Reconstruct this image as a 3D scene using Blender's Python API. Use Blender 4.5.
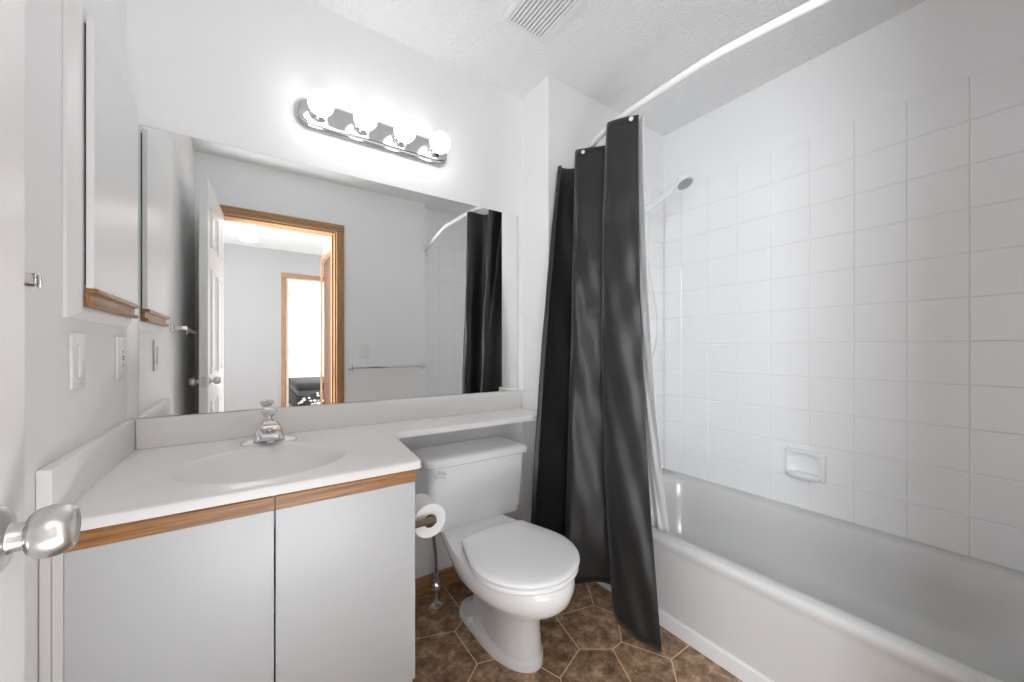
import bpy, bmesh, math, random
from mathutils import Vector, Matrix
from math import sin, cos, pi, sqrt, radians

for o in list(bpy.data.objects):
    bpy.data.objects.remove(o, do_unlink=True)
S = bpy.context.scene
C = S.collection

# ------------------------------------------------------------------ camera
THETA = 0.6009
cam = bpy.data.cameras.new('camera')
cam.sensor_fit = 'HORIZONTAL'; cam.sensor_width = 36.0
cam.lens = 379.337 * 36.0 / 1024.0
cam.shift_y = 8.15 / 1024.0
cam.clip_start = 0.01; cam.clip_end = 50
camo = bpy.data.objects.new('camera', cam); C.objects.link(camo)
camo.location = (0, 0, 1.065); camo.rotation_euler = (pi / 2, 0, -THETA)
S.camera = camo
# ------------------------------------------------------------------ world, exposure
w = bpy.data.worlds.new('world'); S.world = w; w.use_nodes = True
w.node_tree.nodes['Background'].inputs[0].default_value = (0.9, 0.95, 1, 1)
w.node_tree.nodes['Background'].inputs[1].default_value = 0.3
S.view_settings.view_transform = 'Standard'; S.view_settings.look = 'None'
S.view_settings.gamma = 1; S.view_settings.use_curve_mapping = False
S.view_settings.exposure = 2.65
S.cycles.use_denoising = True
S.cycles.max_bounces = 16; S.cycles.diffuse_bounces = 10; S.cycles.glossy_bounces = 8
BULB = 1.1          # emission of the four vanity bulbs
HALL_LAMP = 2.2      # emission of the hall lamp's glass shade
def area(name, loc, rot, sx, sy, energy, col=(1, 1, 1)):
    l = bpy.data.lights.new(name, 'AREA'); l.shape = 'RECTANGLE'; l.size = sx; l.size_y = sy
    l.energy = energy; l.color = col
    o = bpy.data.objects.new(name, l); C.objects.link(o); o.location = loc; o.rotation_euler = rot
    return o
area('bedroom_daylight', (2.46, -4.0, 1.4), (0, radians(90), 0), 1.2, 1.5, 16, (0.95, 0.98, 1))
a_ = area('hall_side_fill', (-0.72, -0.62, 1.30), (0, radians(-90), radians(32)), 1.9, 0.85, 3.4, (0.88, 0.94, 1)); a_.data.spread = radians(120)  # added unseen fill light in the hall; no window there
a_ = area('hall_upper_fill', (-0.72, -0.43, 1.55), (0, radians(-90), radians(6)), 0.8, 0.54, 7.0, (0.88, 0.94, 1)); a_.data.spread = radians(140)  # second added fill, set higher for the upper tiled wall; no window
area('hall_floor_fill', (0.2, -0.46, 0.03), (radians(180), 0, 0), 0.8, 0.6, 5.0, (0.88, 0.94, 1))  # added fill facing up through the doorway; no sunlit patch exists
# ------------------------------------------------------------------ materials
def srgb(r, g, b):
    f = lambda v: (v / 255 / 12.92) if v / 255 <= 0.04045 else ((v / 255 + 0.055) / 1.055) ** 2.4
    return (f(r), f(g), f(b), 1)
def mat(name, col, rough=0.5, metal=0.0, bump=None, spec=0.5, coat=0.0, vary=0.0, vscale=6.0, sheen=0.0, trans=0.0, emit=None):
    m = bpy.data.materials.new(name); m.use_nodes = True
    nt = m.node_tree; b = nt.nodes['Principled BSDF']
    b.inputs['Base Color'].default_value = col
    b.inputs['Roughness'].default_value = rough
    b.inputs['Metallic'].default_value = metal
    b.inputs['Specular IOR Level'].default_value = spec
    b.inputs['Coat Weight'].default_value = coat
    b.inputs['Sheen Weight'].default_value = sheen
    b.inputs['Transmission Weight'].default_value = trans
    if emit:
        b.inputs['Emission Color'].default_value = (*emit[0], 1); b.inputs['Emission Strength'].default_value = emit[1]
    if vary or bump:
        tc = nt.nodes.new('ShaderNodeTexCoord')
    if vary:
        n = nt.nodes.new('ShaderNodeTexNoise'); n.inputs['Scale'].default_value = vscale; n.inputs['Detail'].default_value = 5
        nt.links.new(tc.outputs['Object'], n.inputs['Vector'])
        r = nt.nodes.new('ShaderNodeMapRange'); r.inputs['From Min'].default_value = 0.3; r.inputs['From Max'].default_value = 0.7
        r.inputs['To Min'].default_value = 1 - vary; r.inputs['To Max'].default_value = 1 + vary
        nt.links.new(n.outputs['Fac'], r.inputs['Value'])
        h = nt.nodes.new('ShaderNodeHueSaturation'); h.inputs['Color'].default_value = col
        nt.links.new(r.outputs['Result'], h.inputs['Value'])
        nt.links.new(h.outputs['Color'], b.inputs['Base Color'])
    if bump:
        sc, st, dist = bump
        n = nt.nodes.new('ShaderNodeTexNoise'); n.inputs['Scale'].default_value = sc; n.inputs['Detail'].default_value = 3
        nt.links.new(tc.outputs['Object'], n.inputs['Vector'])
        bp = nt.nodes.new('ShaderNodeBump'); bp.inputs['Strength'].default_value = st; bp.inputs['Distance'].default_value = dist
        nt.links.new(n.outputs['Fac'], bp.inputs['Height']); nt.links.new(bp.outputs['Normal'], b.inputs['Normal'])
    return m

def wood(name, c1, c2, axis, rough=0.4):
    m = bpy.data.materials.new(name); m.use_nodes = True
    nt = m.node_tree; b = nt.nodes['Principled BSDF']; b.inputs['Roughness'].default_value = rough
    tc = nt.nodes.new('ShaderNodeTexCoord'); mp = nt.nodes.new('ShaderNodeMapping')
    sc = [48, 48, 48]; sc[axis] = 1.6
    mp.inputs['Scale'].default_value = sc
    nt.links.new(tc.outputs['Object'], mp.inputs['Vector'])
    n = nt.nodes.new('ShaderNodeTexNoise'); n.inputs['Scale'].default_value = 3.2; n.inputs['Detail'].default_value = 7; n.inputs['Roughness'].default_value = 0.72
    n.inputs['Distortion'].default_value = 0.4
    nt.links.new(mp.outputs['Vector'], n.inputs['Vector'])
    cr = nt.nodes.new('ShaderNodeValToRGB')
    cr.color_ramp.elements[0].position = 0.36; cr.color_ramp.elements[0].color = c2
    cr.color_ramp.elements[1].position = 0.60; cr.color_ramp.elements[1].color = c1
    nt.links.new(n.outputs['Fac'], cr.inputs['Fac']); nt.links.new(cr.outputs['Color'], b.inputs['Base Color'])
    return m

M = {}
M['paint'] = mat('wall_paint', (0.89, 0.89, 0.892, 1), 0.55, bump=(220, 0.08, 0.002), vary=0.012, vscale=1.5)
def popcorn():
    m = bpy.data.materials.new('popcorn_ceiling'); m.use_nodes = True
    nt = m.node_tree; b = nt.nodes['Principled BSDF']
    b.inputs['Base Color'].default_value = (0.90, 0.90, 0.895, 1); b.inputs['Roughness'].default_value = 0.95
    b.inputs['Specular IOR Level'].default_value = 0.1
    tc = nt.nodes.new('ShaderNodeTexCoord')
    v = nt.nodes.new('ShaderNodeTexVoronoi'); v.inputs['Scale'].default_value = 105; v.feature = 'SMOOTH_F1'
    n = nt.nodes.new('ShaderNodeTexNoise'); n.inputs['Scale'].default_value = 90; n.inputs['Detail'].default_value = 5; n.inputs['Roughness'].default_value = 0.7
    nt.links.new(tc.outputs['Object'], v.inputs['Vector']); nt.links.new(tc.outputs['Object'], n.inputs['Vector'])
    mx = nt.nodes.new('ShaderNodeMath'); mx.operation = 'MULTIPLY_ADD'; mx.inputs[1].default_value = -0.9
    nt.links.new(v.outputs['Distance'], mx.inputs[0]); nt.links.new(n.outputs['Fac'], mx.inputs[2])
    bp = nt.nodes.new('ShaderNodeBump'); bp.inputs['Strength'].default_value = 0.75; bp.inputs['Distance'].default_value = 0.008
    nt.links.new(mx.outputs[0], bp.inputs['Height']); nt.links.new(bp.outputs['Normal'], b.inputs['Normal'])
    return m
M['ceiling'] = popcorn()
M['hall_paint_dimmed'] = mat('hall_wall_paint_dimmed', (0.46, 0.46, 0.47, 1), 0.6, vary=0.012, vscale=1.5)  # wall paint darkened in colour to offset the added hall fills
M['cabinet_white'] = mat('cabinet_white', (0.84, 0.84, 0.845, 1), 0.35)
M['white_paint'] = mat('white_enamel', (0.82, 0.82, 0.815, 1), 0.35)
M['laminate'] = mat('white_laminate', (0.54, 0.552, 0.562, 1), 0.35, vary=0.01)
M['gap'] = mat('shadow_gap_dark', (0.05, 0.05, 0.05, 1), 0.8)
M['filler'] = mat('filler_white', (0.70, 0.69, 0.68, 1), 0.5)
M['marble'] = mat('cultured_marble', (0.87, 0.86, 0.85, 1), 0.30, vary=0.015, vscale=9, coat=0.12)
M['porcelain'] = mat('white_porcelain', (0.87, 0.875, 0.88, 1), 0.10, coat=0.4)
M['seat'] = mat('toilet_seat_plastic', (0.90, 0.905, 0.91, 1), 0.18)
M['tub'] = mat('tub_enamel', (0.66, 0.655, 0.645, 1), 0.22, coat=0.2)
M['tile'] = mat('glazed_tile', (0.90, 0.90, 0.90, 1), 0.10, coat=0.3, bump=(14, 0.16, 0.006))
M['grout'] = mat('tile_grout', (0.76, 0.755, 0.74, 1), 0.8)
M['chrome'] = mat('chrome', (0.80, 0.80, 0.81, 1), 0.08, 1.0)
M['bar_chrome'] = mat('light_bar_chrome', (0.60, 0.60, 0.60, 1), 0.14, 1.0)
M['brushed'] = mat('brushed_nickel', (0.62, 0.61, 0.60, 1), 0.28, 1.0)
M['satin'] = mat('satin_chrome', (0.66, 0.66, 0.66, 1), 0.30, 1.0)
M['bronze'] = mat('aged_bronze', srgb(135, 120, 105), 0.35, 1.0)
M['mirror'] = mat('mirror_silver', (0.93, 0.94, 0.935, 1), 0.0, 1.0)
M['glass_edge'] = mat('mirror_edge', (0.45, 0.50, 0.47, 1), 0.2)
M['bulb'] = mat('opal_bulb', (0.9, 0.9, 0.9, 1), 0.2, emit=((0.97, 0.985, 1.0), BULB))
M['hall_shade'] = mat('opal_shade', (0.9, 0.9, 0.9, 1), 0.2, emit=((1.0, 0.97, 0.93), HALL_LAMP))
M['plastic'] = mat('white_plastic', (0.82, 0.82, 0.81, 1), 0.3)
M['grey_plastic'] = mat('grey_plastic', (0.36, 0.36, 0.36, 1), 0.4)
M['slot'] = mat('slot_dark', (0.012, 0.012, 0.012, 1), 0.6)
M['fabric'] = mat('charcoal_satin', (0.014, 0.0138, 0.0136, 1), 0.38, bump=(260, 0.12, 0.001), sheen=0.1)
M['liner'] = mat('vinyl_liner', (0.80, 0.79, 0.775, 1), 0.35, spec=0.4)
M['rod'] = mat('white_rod', (0.84, 0.84, 0.84, 1), 0.25)
M['paper'] = mat('toilet_tissue', (0.86, 0.86, 0.85, 1), 0.95, bump=(180, 0.2, 0.001))
M['card'] = mat('card_tube', srgb(165, 135, 105), 0.9)
M['acrylic'] = mat('acrylic', (0.93, 0.94, 0.94, 1), 0.06, trans=0.25)
M['oak_x'] = wood('oak_along_x', srgb(178, 128, 74), srgb(118, 74, 36), 0)
M['oak_y'] = wood('oak_along_y', srgb(178, 128, 74), srgb(118, 74, 36), 1)
M['trim_x'] = wood('oak_trim_x', srgb(186, 144, 100), srgb(146, 104, 66), 0)
M['trim_y'] = wood('oak_trim_y', srgb(186, 144, 100), srgb(146, 104, 66), 1)
M['trim_z'] = wood('oak_trim_z', srgb(186, 144, 100), srgb(146, 104, 66), 2)
M['brown_door'] = wood('brown_door', srgb(112, 76, 56), srgb(88, 58, 42), 2)
M['hose'] = mat('braided_steel', (0.30, 0.30, 0.31, 1), 0.4, 0.8, bump=(400, 0.5, 0.002))
M['carpet'] = mat('beige_carpet', srgb(190, 178, 160), 0.95, bump=(300, 0.5, 0.004))
M['bed_dark'] = mat('bed_charcoal', srgb(72, 72, 74), 0.8, vary=0.15, vscale=12)
M['bed_mid'] = mat('bed_grey', srgb(120, 120, 122), 0.8)
def throw_mat():
    m = bpy.data.materials.new('patterned_throw'); m.use_nodes = True
    nt = m.node_tree; b = nt.nodes['Principled BSDF']; b.inputs['Roughness'].default_value = 0.9
    tc = nt.nodes.new('ShaderNodeTexCoord')
    v = nt.nodes.new('ShaderNodeTexVoronoi'); v.inputs['Scale'].default_value = 17
    nt.links.new(tc.outputs['Object'], v.inputs['Vector'])
    cr = nt.nodes.new('ShaderNodeValToRGB'); cr.color_ramp.interpolation = 'CONSTANT'
    cr.color_ramp.elements[0].color = (0.75, 0.75, 0.75, 1); cr.color_ramp.elements[1].position = 0.42; cr.color_ramp.elements[1].color = (0.03, 0.03, 0.035, 1)
    nt.links.new(v.outputs['Distance'], cr.inputs['Fac']); nt.links.new(cr.outputs['Color'], b.inputs['Base Color'])
    return m
M['throw'] = throw_mat()
def stone():
    m = bpy.data.materials.new('stone_vinyl'); m.use_nodes = True
    nt = m.node_tree; b = nt.nodes['Principled BSDF']; b.inputs['Roughness'].default_value = 0.42
    tc = nt.nodes.new('ShaderNodeTexCoord')
    n = nt.nodes.new('ShaderNodeTexNoise'); n.inputs['Scale'].default_value = 20; n.inputs['Detail'].default_value = 12; n.inputs['Roughness'].default_value = 0.76; n.inputs['Distortion'].default_value = 0.25
    nt.links.new(tc.outputs['Object'], n.inputs['Vector'])
    at = nt.nodes.new('ShaderNodeAttribute'); at.attribute_name = 'shade'
    ad = nt.nodes.new('ShaderNodeMath'); ad.operation = 'ADD'
    nt.links.new(n.outputs['Fac'], ad.inputs[0]); nt.links.new(at.outputs['Fac'], ad.inputs[1])
    cr = nt.nodes.new('ShaderNodeValToRGB')
    e = cr.color_ramp.elements
    e[0].position = 0.36; e[0].color = srgb(90, 68, 51)
    e[1].position = 0.74; e[1].color = srgb(232, 206, 174)
    k = e.new(0.50); k.color = srgb(144, 115, 90)
    k = e.new(0.60); k.color = srgb(188, 156, 124)
    nt.links.new(ad.outputs[0], cr.inputs['Fac']); nt.links.new(cr.outputs['Color'], b.inputs['Base Color'])
    return m
M['stone'] = stone()
M['vinyl_grout'] = mat('vinyl_grout', srgb(228, 204, 172), 0.6, vary=0.1, vscale=20)

# ------------------------------------------------------------------ mesh helpers
def link(name, bm, m, parent=None, smooth=False, angle=35, mods=None):
    me = bpy.data.meshes.new(name); bm.normal_update(); bm.to_mesh(me); bm.free()
    ms = m if isinstance(m, (list, tuple)) else [m]
    for k in ms: me.materials.append(M[k] if isinstance(k, str) else k)
    o = bpy.data.objects.new(name, me); C.objects.link(o)
    if smooth:
        for p in me.polygons: p.use_smooth = True
        if angle and angle < 180:
            me.set_sharp_from_angle(angle=radians(angle))
    if parent is not None:
        o.parent = parent
        o.location = -parent.location if parent.rotation_euler.z == 0 and parent.get('world_parts') else (0, 0, 0)
    return o
def thing(name, label, cat, loc=(0, 0, 0), group=None, kind=None):
    """An Empty at the thing's base; its parts are written in world coordinates."""
    o = bpy.data.objects.new(name, None); C.objects.link(o); o.empty_display_size = 0.05
    o.location = loc; o['world_parts'] = 1
    tag(o, label, cat, group, kind)
    return o
def tag(o, label=None, cat=None, group=None, kind=None):
    if label: o['label'] = label
    if cat: o['category'] = cat
    if group: o['group'] = group
    if kind: o['kind'] = kind
    return o
def sub(name, bm, m, part, **k):
    """A sub-part: child of a part that already sits at its thing's offset."""
    o = link(name, bm, m, None, **k); o.parent = part
    return o
def struct(name, bm, m, label=None, cat=None, **k):
    o = link(name, bm, m, None, **k); tag(o, label, cat, None, 'structure'); return o

def box(bm, x0, x1, y0, y1, z0, z1, bev=0, seg=2, mi=0):
    t = bmesh.new()
    bmesh.ops.create_cube(t, size=1)
    for v in t.verts:
        v.co = Vector((x0 + (v.co.x + .5) * (x1 - x0), y0 + (v.co.y + .5) * (y1 - y0), z0 + (v.co.z + .5) * (z1 - z0)))
    if bev:
        bmesh.ops.bevel(t, geom=list(t.edges), offset=bev, segments=seg, profile=0.5, affect='EDGES')
    for f in t.faces: f.material_index = mi
    merge(bm, t)
    return bm
def merge(bm, t, mtx=None):
    me = bpy.data.meshes.new('tmp'); t.to_mesh(me); t.free()
    if mtx is not None: me.transform(mtx)
    bm.from_mesh(me); bpy.data.meshes.remove(me)
def B(*a, **k):
    bm = bmesh.new(); return box(bm, *a, **k)
def loft(bm, rings, cap0=True, cap1=True, closed=True):
    R = [[bm.verts.new(p) for p in r] for r in rings]
    n = len(R[0])
    for a, b in zip(R, R[1:]):
        for i in range(n if closed else n - 1):
            j = (i + 1) % n
            bm.faces.new((a[i], a[j], b[j], b[i]))
    if cap0: bm.faces.new(list(reversed(R[0])))
    if cap1: bm.faces.new(R[-1])
    return R
def fixn(bm):
    bmesh.ops.recalc_face_normals(bm, faces=bm.faces); return bm
def lathe(bm, prof, origin, axis=(0, 0, 1), n=32):
    """prof: (d, r) along axis from origin"""
    ax = Vector(axis).normalized(); q = ax.to_track_quat('Z', 'Y'); o = Vector(origin)
    t = bmesh.new(); rings = []
    for d, r in prof:
        rings.append([o + q @ Vector((max(r, 1e-5) * cos(2 * pi * i / n), max(r, 1e-5) * sin(2 * pi * i / n), d)) for i in range(n)])
    loft(t, rings); fixn(t); merge(bm, t); return bm
def crom(pts, n):
    P = [Vector(p) for p in pts]; P = [P[0] * 2 - P[1]] + P + [P[-1] * 2 - P[-2]]
    k = len(P) - 3; out = []
    for i in range(n):
        u = i / (n - 1) * k; s = min(int(u), k - 1); t = u - s
        a, b, c, d = P[s:s + 4]
        out.append(0.5 * ((2 * b) + (c - a) * t + (2 * a - 5 * b + 4 * c - d) * t * t + (3 * b - a - 3 * c + d) * t ** 3))
    return out
def tube(bm, pts, r, n=12, smooth=0):
    P = crom(pts, smooth) if smooth else [Vector(p) for p in pts]
    t = bmesh.new(); rings = []; up = None
    for i, p in enumerate(P):
        d = (P[min(i + 1, len(P) - 1)] - P[max(i - 1, 0)]).normalized()
        if up is None:
            up = d.orthogonal().normalized()
        else:
            up = (up - d * up.dot(d)).normalized()
        s = d.cross(up); rr = r[i] if isinstance(r, (list, tuple)) else r
        rings.append([p + up * rr * cos(2 * pi * k / n) + s * rr * sin(2 * pi * k / n) for k in range(n)])
    loft(t, rings); fixn(t); merge(bm, t); return bm
def extrude_poly(bm, pts, axis, a, b):
    """pts 2-D profile, extruded along axis from a to b"""
    def V(p, t):
        if axis == 'x': return (t, p[0], p[1])
        if axis == 'y': return (p[0], t, p[1])
        return (p[0], p[1], t)
    t = bmesh.new()
    loft(t, [[V(p, a) for p in pts], [V(p, b) for p in pts]]); fixn(t); merge(bm, t); return bm
def rrect(cx, cy, hx, hy, r, n=8):
    out = []
    for (sx, sy, a0) in ((1, 1, 0), (-1, 1, pi / 2), (-1, -1, pi), (1, -1, 3 * pi / 2)):
        for i in range(n + 1):
            a = a0 + (pi / 2) * i / n
            out.append((cx + sx * (hx - r) + r * cos(a), cy + sy * (hy - r) + r * sin(a)))
    return out

def rr3(x0, x1, y0, y1, r, z, n=10): return [(x, y, z) for x, y in rrect((x0 + x1) / 2, (y0 + y1) / 2, (x1 - x0) / 2, (y1 - y0) / 2, r, n)]

# ------------------------------------------------------------------ dimensions of the room
XL, YM, XT, YE, XR, ZC, YF, XS = -0.307, 1.5814, 2.0483, 1.3678, 1.1496, 2.353, -0.05, 1.262
YT = -0.156           # foot end of the tub alcove
TILE = 0.1524

# ------------------------------------------------------------------ shell
struct('ceiling', B(-0.95, 2.7, -5.6, 1.75, ZC, ZC + 0.1), 'ceiling')
struct('wall_back', B(XL - 0.12, XR, YM, YM + 0.12, 0, ZC), 'paint')
struct('wall_shower_end', B(XR, XT + 0.13, YE + 0.006, YM + 0.12, 0, ZC), 'paint')
struct('wall_left', B(XL - 0.12, XL, YF, YM, 0, ZC), 'paint')
struct('wall_right', B(XT + 0.006, XT + 0.13, YT - 0.006, YE + 0.006, 0, ZC), 'paint')
OX0, OX1, OZ = -0.178, 0.540, 1.975
bm = bmesh.new()
box(bm, XL - 0.12, OX0, YF - 0.12, YF, 0, ZC)
box(bm, OX1, XS, YF - 0.12, YF, 0, ZC)
box(bm, OX0, OX1, YF - 0.12, YF, OZ, ZC)
struct('wall_front', bm, 'paint')
struct('wall_tub_foot', B(XS, XT + 0.13, YT - 0.13, YT - 0.006, 0, ZC), 'paint')

# floor: irregular stone-look polygons with pale joints, one mesh
def floor_mesh():
    random.seed(4)
    seeds = [(1.065, 1.02), (0.88, 1.06), (0.955, 0.86), (1.085, 0.80), (1.215, 0.66), (1.215, 0.87), (1.12, 1.235), (1.31, 1.11),
             (0.59, 1.44), (0.82, 1.43), (0.515, 1.22), (0.745, 1.215), (0.69, 0.99), (1.02, 1.42)]
    x = -0.25; row = 0
    while x < 1.4:
        y = 0.05 + (0.11 if row % 2 else 0)
        while y < 1.6:
            p = (x + random.uniform(-.05, .05), y + random.uniform(-.05, .05))
            if all((p[0] - s[0]) ** 2 + (p[1] - s[1]) ** 2 > 0.165 ** 2 for s in seeds): seeds.append(p)
            y += 0.22
        x += 0.19; row += 1
    bm = bmesh.new()
    sh = bm.loops.layers.color.new('shade')
    X0, X1, Y0, Y1 = XL, 1.38, YF - 0.12, YM
    g = [bm.verts.new(p) for p in ((X0, Y0, 0), (X1, Y0, 0), (X1, Y1, 0), (X0, Y1, 0))]
    f = bm.faces.new(g); f.material_index = 1
    bot = [bm.verts.new((v.co.x, v.co.y, -0.05)) for v in g]
    for i in range(4):
        j = (i + 1) % 4; q = bm.faces.new((g[i], bot[i], bot[j], g[j])); q.material_index = 1
    q = bm.faces.new(list(reversed(bot))); q.material_index = 1
    for s in seeds:
        poly = [(X0, Y0), (X1, Y0), (X1, Y1), (X0, Y1)]
        def clip(poly, n, c):
            out = []
            for i in range(len(poly)):
                a, b = poly[i], poly[(i + 1) % len(poly)]
                da = a[0] * n[0] + a[1] * n[1] - c; db = b[0] * n[0] + b[1] * n[1] - c
                if da <= 0: out.append(a)
                if da * db < 0:
                    t = da / (da - db); out.append((a[0] + (b[0] - a[0]) * t, a[1] + (b[1] - a[1]) * t))
            return out
        for t in seeds:
            if t is s: continue
            dx, dy = t[0] - s[0], t[1] - s[1]; L = sqrt(dx * dx + dy * dy)
            if L > 0.9: continue
            n = (dx / L, dy / L)
            poly = clip(poly, n, n[0] * s[0] + n[1] * s[1] + L / 2 - 0.0022)
            if len(poly) < 3: break
        if len(poly) < 3: continue
        vs = [bm.verts.new((p[0], p[1], 0.0006)) for p in poly]
        f = bm.faces.new(vs); f.material_index = 0
        v = random.uniform(-0.06, 0.06) + 0.0
        for l in f.loops: l[sh] = (max(0, 0.085 + v),) * 3 + (1,)
    return bm
fl = struct('floor', floor_mesh(), ['stone', 'vinyl_grout'])
# hall and bedroom floor
struct('floor_hall', B(-0.95, 2.6, -5.6, YF - 0.12, -0.05, 0), 'carpet')

# tiles on the three alcove walls
def tiles(name, u0, u1, us, z0, z1, place, seed):
    rnd = random.Random(seed)
    bm = bmesh.new()
    lines = sorted([u0, u1] + [u for u in us if u0 + .012 < u < u1 - .012])
    zt = 2.0073; zs = [z1]
    k = 1
    while zt - TILE * k > z0 + 0.012: zs.append(zt - TILE * k); k += 1
    zs.append(z0)
    g = 0.0011
    quad = [bm.verts.new(place(u, z, 0.0048)) for u, z in ((u0, z0), (u1, z0), (u1, z1), (u0, z1))]
    f = bm.faces.new(quad); f.material_index = 1
    back = [bm.verts.new(place(u, z, -0.0008)) for u, z in ((u0, z0), (u1, z0), (u1, z1), (u0, z1))]
    for i in range(4):
        j = (i + 1) % 4; q = bm.faces.new((quad[i], quad[j], back[j], back[i])); q.material_index = 1
    for a, b in zip(lines, lines[1:]):
        for zb, za in zip(zs, zs[1:]):
            d = [rnd.uniform(0, 0.0006) for _ in range(4)]
            rings = [(g, 0.003), (g, 0.0058), (g + 0.0012, 0.0066), (g + 0.004, 0.0070)]
            R = []
            for ins, dep in rings:
                R.append([bm.verts.new(place(u, z, dep + (d[i] if dep > .005 else 0))) for i, (u, z) in enumerate(((a + ins, za + ins), (b - ins, za + ins), (b - ins, zb - ins), (a + ins, zb - ins)))])
            for p, q in zip(R, R[1:]):
                for i in range(4):
                    j = (i + 1) % 4; bm.faces.new((p[i], p[j], q[j], q[i]))
            bm.faces.new(R[-1])
    fixn(bm)
    return struct(name, bm, ['tile', 'grout'])
ZTUB = 0.345
tiles('wall_right_tiles', YT + 0.002, YE - 0.002, [0.187 + TILE * k for k in range(-4, 10)], ZTUB + 0.002, 2.0073, lambda u, z, d: (XT + 0.0052 - d, u, z), 1)
tiles('wall_shower_end_tiles', 1.306, XT - 0.003, [XT - TILE * k for k in range(1, 6)], ZTUB + 0.002, 2.0073, lambda u, z, d: (u, YE + 0.0052 - d, z), 2)
tiles('wall_tub_foot_tiles', 1.262, XT - 0.003, [XT - TILE * k for k in range(1, 6)], ZTUB + 0.002, 2.0073, lambda u, z, d: (u, YT - 0.0052 + d, z), 3)

# door casing (oak), jambs
def casing(name, x0, x1, z1, yface, sgn, wdt=0.056, th=0.016):
    bm = bmesh.new()
    ya, yb = sorted((yface, yface + sgn * th))
    box(bm, x0 - wdt, x0, ya, yb, 0.0, z1, 0.004)
    box(bm, x1, x1 + wdt, ya, yb, 0.0, z1, 0.004)
    o = struct(name, bm, 'trim_z', smooth=True)
    o2 = link('casing_head', box(bmesh.new(), x0 - wdt, x1 + wdt, ya, yb, z1, z1 + wdt, 0.004), 'trim_x', None, smooth=True); o2.parent = o
    return o
casing('trim_1', OX0, OX1, OZ, YF, 1)
bm = bmesh.new()
box(bm, OX0, OX0 + 0.012, YF - 0.125, YF - 0.0005, 0, OZ - 0.012); box(bm, OX1 - 0.012, OX1, YF - 0.125, YF - 0.0005, 0, OZ - 0.012)
box(bm, OX0, OX1, YF - 0.125, YF - 0.0005, OZ - 0.012, OZ)
box(bm, OX1 - 0.024, OX1 - 0.012, YF - 0.09, YF - 0.05, 0, OZ - 0.012)
jo = struct('trim_2', bm, 'trim_z')
bm = B(OX1 - 0.0128, OX1 - 0.0118, YF - 0.036, YF - 0.012, 0.87, 0.93)
p = link('strike_plate', bm, 'brushed'); p.parent = jo

# baseboards
struct('baseboard_back', B(0.376, XR - 0.001, YM - 0.013, YM - 0.0005, 0.001, 0.078, 0.004), 'trim_x', smooth=True)
struct('baseboard_return', B(XR - 0.013, XR - 0.0005, YE + 0.008, YM - 0.014, 0.001, 0.078, 0.004), 'trim_y', smooth=True)
struct('baseboard_left', B(XL + 0.0005, XL + 0.013, YF + 0.02, 0.99, 0.001, 0.078, 0.004), 'trim_y', smooth=True)
struct('baseboard_front', B(OX1 + 0.058, XS - 0.002, YF + 0.0005, YF + 0.013, 0.001, 0.078, 0.004), 'trim_x', smooth=True)

# ------------------------------------------------------------------ hall and bedroom behind the doorway (seen in the mirror)
HX, HB = 0.63, -2.62
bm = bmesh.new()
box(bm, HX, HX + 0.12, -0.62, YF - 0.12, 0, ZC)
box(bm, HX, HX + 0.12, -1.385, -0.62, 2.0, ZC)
struct('wall_hall_right', bm, 'hall_paint_dimmed')
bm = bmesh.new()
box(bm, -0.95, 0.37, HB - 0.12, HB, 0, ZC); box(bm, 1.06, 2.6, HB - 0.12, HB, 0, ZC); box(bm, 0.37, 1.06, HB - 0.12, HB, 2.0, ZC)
struct('wall_hall_back', bm, 'hall_paint_dimmed')
struct('wall_hall_left', B(-0.95, -0.80, HB, YF - 0.12, 0, ZC), 'paint')
struct('wall_hall_far_right', B(1.5, 1.62, HB, -1.385, 0, ZC), 'paint')
struct('wall_hall_corner', B(HX + 0.12, 1.62, -1.385, -1.27, 0, ZC), 'paint')
casing('trim_3', 0.37, 1.06, 2.0, HB, 1)
bm = bmesh.new()
box(bm, HX - 0.016, HX - 0.0005, -0.676, -0.62, 0, 2.0, 0.003); box(bm, HX - 0.016, HX - 0.0005, -1.441, -1.385, 0, 2.0, 0.003)
o = struct('trim_4', bm, 'trim_z')
o2 = link('casing_head', box(bmesh.new(), HX - 0.016, HX - 0.0005, -1.441, -0.62, 2.0, 2.056, 0.003), 'trim_y'); o2.parent = o
struct('door_3', B(HX + 0.012, HX + 0.047, -1.38, -0.625, 0.01, 1.996), 'brown_door', 'brown wooden hall door seen through the bathroom doorway in the mirror', 'door')
# bedroom
struct('wall_bedroom_far', B(-0.95, 2.6, -5.6, -5.5, 0, ZC), 'paint')
struct('wall_bedroom_left', B(-0.95, -0.85, -5.5, HB - 0.12, 0, ZC), 'paint')
struct('wall_bedroom_right', B(2.5, 2.6, -5.5, HB - 0.12, 0, ZC), 'paint')
bm = B(0.372, 0.407, -3.40, HB - 0.125, 0.01, 1.99, 0.002)
d2 = struct('door_2', bm, 'white_paint', 'white bedroom door standing open beyond the far oak casing', 'door')
for z in (0.25, 1.0, 1.75):
    h = link('hinge', box(bmesh.new(), 0.4072, 0.412, HB - 0.145, HB - 0.126, z, z + 0.09), 'brushed'); h.parent = d2

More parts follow.
